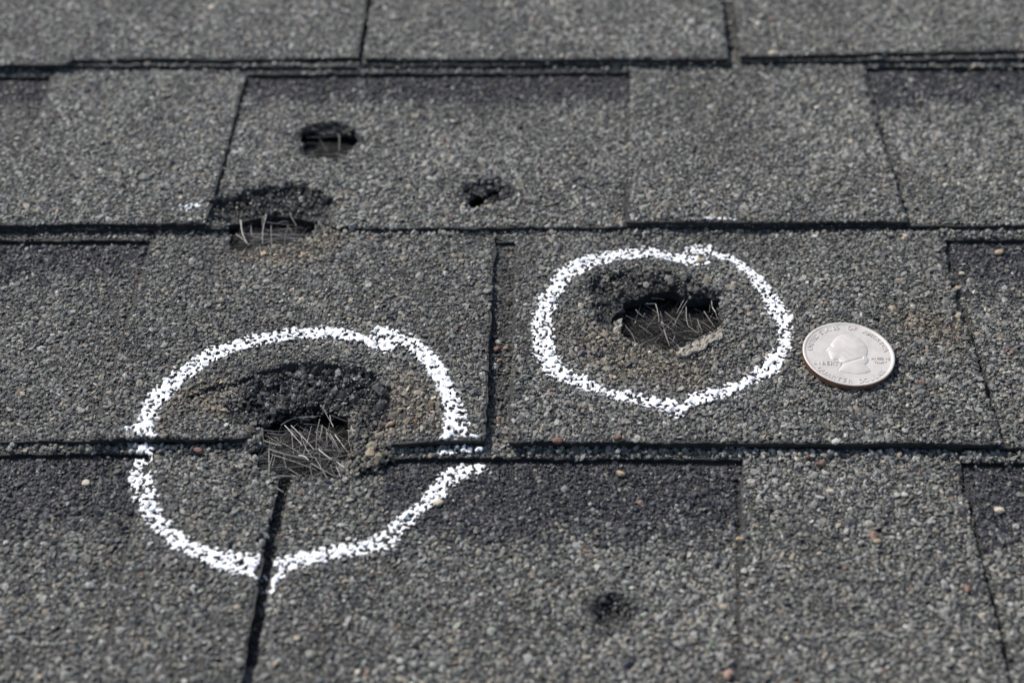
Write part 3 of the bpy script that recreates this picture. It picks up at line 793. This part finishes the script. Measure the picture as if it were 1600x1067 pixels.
for a, b, th in [((220, 535), (250, 640), 1.8), ((340, 500), (320, 640), 1.5), ((345, 495), (318, 560), 1.6), ((445, 500), (475, 560), 1.5), ((250, 600), (440, 590), 1.2), ((360, 560), (365, 670), 1.5), ((425, 600), (427, 690), 1.3), ((340, 545), (480, 560), 1.0), ((200, 600), (260, 650), 1.2), ((360, 600), (480, 620), 1.0), ((390, 550), (440, 545), 3.4)]:
    (p, q) = cr(2.909, 300, 160, [a, b]); he.append((p, q, 1.6, 1.4, th))
tangle('pale broken fibres sticking out under the crushed shingle edge at upper left', 'edge_upper', -2.4, .7, 600, 50, (6, 16), [0.0, -.15, .15, 1.4], he)
hp = []
for a, b, th in [((665, 130), (668, 225), 2.6), ((520, 185), (660, 185), 1.4), ((560, 205), (640, 215), 1.3), ((520, 160), (720, 150), 1.0), ((545, 225), (555, 245), 1.2)]:
    (p, q) = cr(2.909, 300, 160, [a, b]); hp.append((p, q, -.2, -.4, th * .7))
tangle('blurred grey fibres at the bottom of the round puncture in the second row', 'upper_pit', -2.6, -.7, 420, 6, (6, 14), [0.0, -.3, .3, 1.2], hp)

# torn flake on the near rim of the right hole
fl = cr(6.275, 920, 400, [(835, 950), (880, 985), (960, 970), (1060, 925), (1180, 860), (1312, 790), (1305, 735), (1230, 755), (1120, 800), (1040, 850), (960, 875), (900, 895)])
zb = place(1090, 540)[2] + .35
sheet('torn_flake', G0(fl, zb + .6), lambda x, y: zb + .5 + (fbm(x, y, 1.1, 3) - .5) * 1.5 + (noise(x, y, .45, 4) - .5) * .5, .9, c2, M_FLAKE, cell=.3, label='pale brown torn flake of mat on the rim of the hole', holes=False, dmg=False, jag=1.0)
fl2 = cr(6.275, 920, 400, [(240, 640), (300, 600), (350, 600), (350, 640), (310, 700), (330, 760), (280, 790), (240, 720)])
zc = place(968, 505)[2] + .3
sheet('torn_flake', G0(fl2, zc), lambda x, y: zc - .1 + (fbm(x, y, 1.1, 9) - .5) * 1.6, .9, c2, M_FLAKE, cell=.3, label='small brown crumb at the left rim of the hole', holes=False, dmg=False, jag=1.0)

# ---------------------------------------------------------------- loose stones
def pebble_mat(name, c):
    return simple_noise(name, tuple(v * .75 for v in c), tuple(min(1, v * 1.2) for v in c), 900, .7)
PM = {'cream': pebble_mat('cream_stone', (.50, .44, .33)), 'tan': pebble_mat('tan_stone', (.38, .29, .19)), 'red': pebble_mat('red_stone', (.19, .10, .075)),
      'brown': pebble_mat('brown_stone', (.15, .08, .05)), 'pale': pebble_mat('pale_stone', (.48, .47, .43)), 'pink': pebble_mat('pink_stone', (.30, .20, .155))}
def pebble(px, py, w, kind, label, elong=.6, rot=0.0, tall=.55, bend=0.0):
    x, y, z = place(px, py); w *= .88
    import bmesh
    bm = bmesh.new(); bmesh.ops.create_icosphere(bm, subdivisions=2, radius=1)
    sd = int(rng.integers(1000)); s = w / 2000
    for v in bm.verts:
        n = .8 + .4 * float(noise(v.co.x * 3 + sd, v.co.y * 3 + v.co.z * 2.1, 1.6, sd))
        v.co *= n; v.co.y += bend * v.co.x * v.co.x
        v.co = Vector((v.co.x * s, v.co.y * s * elong, v.co.z * s * tall))
    me = bpy.data.meshes.new('loose_stone'); bm.to_mesh(me); bm.free(); me.materials.append(PM[kind]); me.shade_flat()
    o = link('loose_stone', me, label=label, cat='stone', loc=(x / 1000, y / 1000, (z + w * .2 + .2) / 1000))
    o.rotation_euler = (0, 0, rot); return o
PEB = [(1207, 98, 4.2, 'cream', 'cream pebble lying just below the top right shingle edge', .6, 0),
 (1206, 33, 2.2, 'red', 'dark red stone alone on the blurred upper right shingle', .9, 0),
 (970, 743, 3.0, 'tan', 'tan bent sliver of stone on the dark band below the right circle', .5, -.6),
 (1282, 728, 2.8, 'red', 'flat reddish stone below the edge of the shingle carrying the coin', .55, 0),
 (1262, 716, 1.8, 'brown', 'brown stone just left of the flat reddish one', .7, .5),
 (872, 703, 3.2, 'red', 'reddish brown stone wedged under the shingle edge below the right circle', .6, .1),
 (965, 687, 2.6, 'brown', 'brown stone on the lip of the shingle below the right circle', .6, .3),
 (1304, 702, 2.6, 'pale', 'pale round pebble against the shingle edge below the coin', .8, .4),
 (1440, 600, 2.2, 'brown', 'dark brown stone to the lower right of the coin', .9, 0),
 (1560, 397, 2.8, 'tan', 'heart-shaped tan stone on the dark tab near the right border', .8, .4),
 (1502, 430, 2.2, 'cream', 'cream stone below the upper corner of the right recess', .6, .2),
 (1496, 452, 1.8, 'tan', 'small tan stone in the slanting crack right of the coin', .9, 0),
 (776, 548, 2.2, 'red', 'left of two red stones in the joint between the circles', .8, .3),
 (790, 546, 1.7, 'pink', 'right of two red stones in the joint between the circles', .8, .1),
 (780, 566, 1.9, 'pink', 'pinkish stone just below the two red ones in the joint', .6, .8),
 (135, 757, 2.4, 'cream', 'cream stone left of the left chalk circle', 1, 0),
 (310, 706, 2.6, 'red', 'reddish stone inside the left chalk circle at its left', .7, 0),
 (611, 664, 2.0, 'pink', 'pink stone at the right rim of the torn hole', .8, .5),
 (1137, 1057, 3.0, 'pink', 'pinkish stone at the bottom border of the picture', .7, 1.2),
 (1156, 845, 2.6, 'tan', 'tan stone on the line between two foreground tabs', .5, .1),
 (1561, 800, 2.8, 'cream', 'cream pebble on the dark recess at lower right', .8, 0),
 (685, 788, 2.6, 'cream', 'beige stone touching the lower right of the left chalk circle', .9, .2),
 (1414, 370, 1.8, 'cream', 'small cream stone under the edge right of the right chalk circle', .8, 0),
 (1093, 410, 2.6, 'tan', 'tan stone in the top of the right chalk circle', .7, .3),
 (1370, 848, 2.2, 'tan', 'tan stone in the middle of the foreground tab at right', .6, .4),
 (1413, 775, 1.9, 'pale', 'pale stone in the upper part of the foreground tab at right', .8, .4)]
for a in PEB:
    pebble(a[0], a[1], a[2], a[3], a[4], a[5], a[6], bend=.5 if 'bent' in a[4] else 0)

# ---------------------------------------------------------------- the coin
CR = 11.85
cxm, cym, czm = place(1326, 556)
coin = empty('coin', label='silver quarter coin lying on the shingle right of the chalk circle', cat='coin')
zc0 = max(surface_z(cxm + dx, cym + dy) for dx in (-9, 0, 9) for dy in (-9, 0, 9)) + .45
cxm, cym = [float(v) for v in ground(1326, 552, zc0 + 1.7)]
coin.location = (cxm / 1000, cym / 1000, zc0 / 1000)
coin.rotation_euler = (math.radians(1.2), math.radians(.8), math.radians(-3))
def lathe(name, prof, n, m, parent, smooth=True, reed=None):
    V, F = [], []
    for i, (r, z) in enumerate(prof):
        for k in range(n):
            rr = r - (reed if reed and (k % 2) and 0 < i < len(prof) - 1 else 0)
            a = 2 * math.pi * k / n; V.append((rr * math.cos(a), rr * math.sin(a), z))
    for i in range(len(prof) - 1):
        for k in range(n):
            q = (k + 1) % n; F.append((i * n + k, i * n + q, (i + 1) * n + q, (i + 1) * n + k))
    me = mesh_np(name, V, F, [m], flat=not smooth)
    return link(name, me, parent)
HT = 1.75
lathe('coin_edge', [(CR - .15, 0), (CR, .12), (CR, HT - .25), (CR - .03, HT - .18)], 238, M_COPPER, coin, False, .09)
lathe('coin_rim', [(CR - .03, HT - .18), (CR - .02, HT - .06), (CR - .2, HT), (CR - .62, HT), (CR - .95, HT - .17)], 160, M_NICKEL, coin)
# slightly dished field
V, F = [(0, 0, HT - .24)], []
rs = np.linspace(1, CR - .95, 14)
for r in rs:
    for k in range(96): a = 2 * math.pi * k / 96; V.append((r * math.cos(a), r * math.sin(a), HT - .24 + .07 * (r / (CR - .95)) ** 4))
tri = [(0, 1 + k, 1 + (k + 1) % 96) for k in range(96)]
for i in range(len(rs) - 1):
    for k in range(96):
        q = (k + 1) % 96; a, b, c_, d = 1 + i * 96 + k, 1 + i * 96 + q, 1 + (i + 1) * 96 + q, 1 + (i + 1) * 96 + k
        tri += [(a, d, c_), (a, c_, b)]
link('coin_face', mesh_np('coin_face', V, tri, [M_NICKEL], flat=False), coin)
# low relief of a head in profile, hair tied at the nape
head = [(.10, .71), (-.08, .70), (-.20, .63), (-.29, .52), (-.36, .40), (-.40, .33), (-.43, .26), (-.50, .14), (-.535, .08), (-.47, .04), (-.49, -.01), (-.475, -.05), (-.485, -.09), (-.455, -.12), (-.455, -.2), (-.40, -.25),
        (-.27, -.23), (-.20, -.30), (-.19, -.42), (-.27, -.55), (-.30, -.62), (-.10, -.69), (.12, -.715), (.34, -.68), (.48, -.58), (.44, -.48), (.36, -.36), (.42, -.30), (.47, -.18), (.43, -.05), (.47, .06), (.48, .25), (.42, .44), (.30, .61)]
head = [(x * CR * .90, y * CR * .88) for x, y in head]
gx = np.arange(-7, 7, .14); gy = np.arange(-9, 9, .14); X, Y = np.meshgrid(gx, gy)
m = inside(head, X, Y); d = polydist(head, X, Y)
Z = .27 * np.sqrt(np.clip(1 - (1 - np.clip(d / 3.2, 0, 1)) ** 2, 0, 1))
hair = sstep((X + 2.6 - Y * .22) / 1.6) * sstep((Y + 3.2 + X * .2) / 1.0)
Z += hair * (.016 * np.sin((Y * .8 + X * .35 + np.sin(X * .5 + 1) * 1.2) * 3.4) + .03)
Z -= .16 * np.exp(-((X + 4.3) / .5) ** 2 - ((Y - 2.6) / .45) ** 2)            # eye
Z -= .12 * np.exp(-((X + 5.0) / .6) ** 2 - ((Y + .35) / .18) ** 2)            # mouth
Z -= .15 * np.exp(-((Y + 3.0 - X * .45) / .35) ** 2) * (X > -2.5) * (X < 3.5)  # jaw and hair ribbon
Z = np.where(m, Z, -.1)
V = np.stack([X, Y, Z + HT - .24 + .02], -1).reshape(-1, 3)
idx = np.arange(X.size).reshape(X.shape); mm_ = m[:-1, :-1] | m[1:, :-1] | m[:-1, 1:] | m[1:, 1:]
Q = np.stack([idx[:-1, :-1], idx[:-1, 1:], idx[1:, 1:], idx[1:, :-1]], -1)[mm_]
uv = np.unique(Q); rm = -np.ones(X.size, int); rm[uv] = np.arange(len(uv))
link('coin_portrait', mesh_np('coin_portrait', V[uv], rm[Q], [M_NICKEL], flat=False), coin, label='raised head in profile facing left')
def glyph_mesh(ch, size):
    cu = bpy.data.curves.new('glyph', 'FONT'); cu.body = ch; cu.size = size; cu.align_x = 'CENTER'; cu.extrude = .08; cu.resolution_u = 2
    cu.offset = .035
    o = bpy.data.objects.new('glyph', cu); COL.objects.link(o)
    dg = bpy.context.evaluated_depsgraph_get(); me = bpy.data.meshes.new_from_object(o.evaluated_get(dg))
    bpy.data.objects.remove(o)
    V = np.array([v.co[:] for v in me.vertices]) if len(me.vertices) else np.zeros((0, 3))
    F = [tuple(p.vertices) for p in me.polygons]
    bpy.data.meshes.remove(me); return V, F
def lettering(word, size, fn, label):
    VV, FF = [], []
    for i, ch in enumerate(word):
        if ch == ' ': continue
        V, F = glyph_mesh(ch, size)
        if not len(V): continue
        a, ox, oy = fn(i)
        c, s = math.cos(a), math.sin(a); b = len(VV)
        for x, y, z in V: VV.append(((x * c - y * s + ox) / 1000, (x * s + y * c + oy) / 1000, (z + HT - .14) / 1000))
        FF += [tuple(k + b for k in f) for f in F]
    me = bpy.data.meshes.new('lettering'); me.from_pydata(VV, [], FF); me.materials.append(M_NICKEL)
    link('lettering', me, coin, label=label)
def arc(word, r, a0, a1, flip=False):
    n = len(word)
    def f(i):
        t = a0 + (a1 - a0) * i / (n - 1); th = math.radians(t)
        return (th - math.pi / 2 if not flip else th + math.pi / 2), r * math.cos(th), r * math.sin(th)
    return f
lettering('UNITED STATES', 1.9, arc('UNITED STATES', 9.35, 172, 101), 'raised letters UNITED STATES along the upper rim')
lettering('OF AMERICA', 1.9, arc('OF AMERICA', 9.35, 82, 12), 'raised letters OF AMERICA along the upper right rim')
lettering('QUARTER DOLLAR', 1.9, arc('QUARTER DOLLAR', 10.75, 218, 322, True), 'raised letters QUARTER DOLLAR along the lower rim')
lettering('LIBERTY', 1.75, lambda i: (0, -9.0 + i * 1.08, -4.4), 'raised letters LIBERTY left of the head')
lettering('IN GOD WE', 1.0, lambda i: (0, 5.7 + i * .56, -1.6), 'small raised letters IN GOD WE')
lettering('TRUST', 1.0, lambda i: (0, 6.5 + i * .66, -3.0), 'small raised letters TRUST')
print('tris', sum(len(m.polygons) * (1 if len(m.polygons[0].vertices) == 3 else 2) for m in bpy.data.meshes if len(m.polygons)))
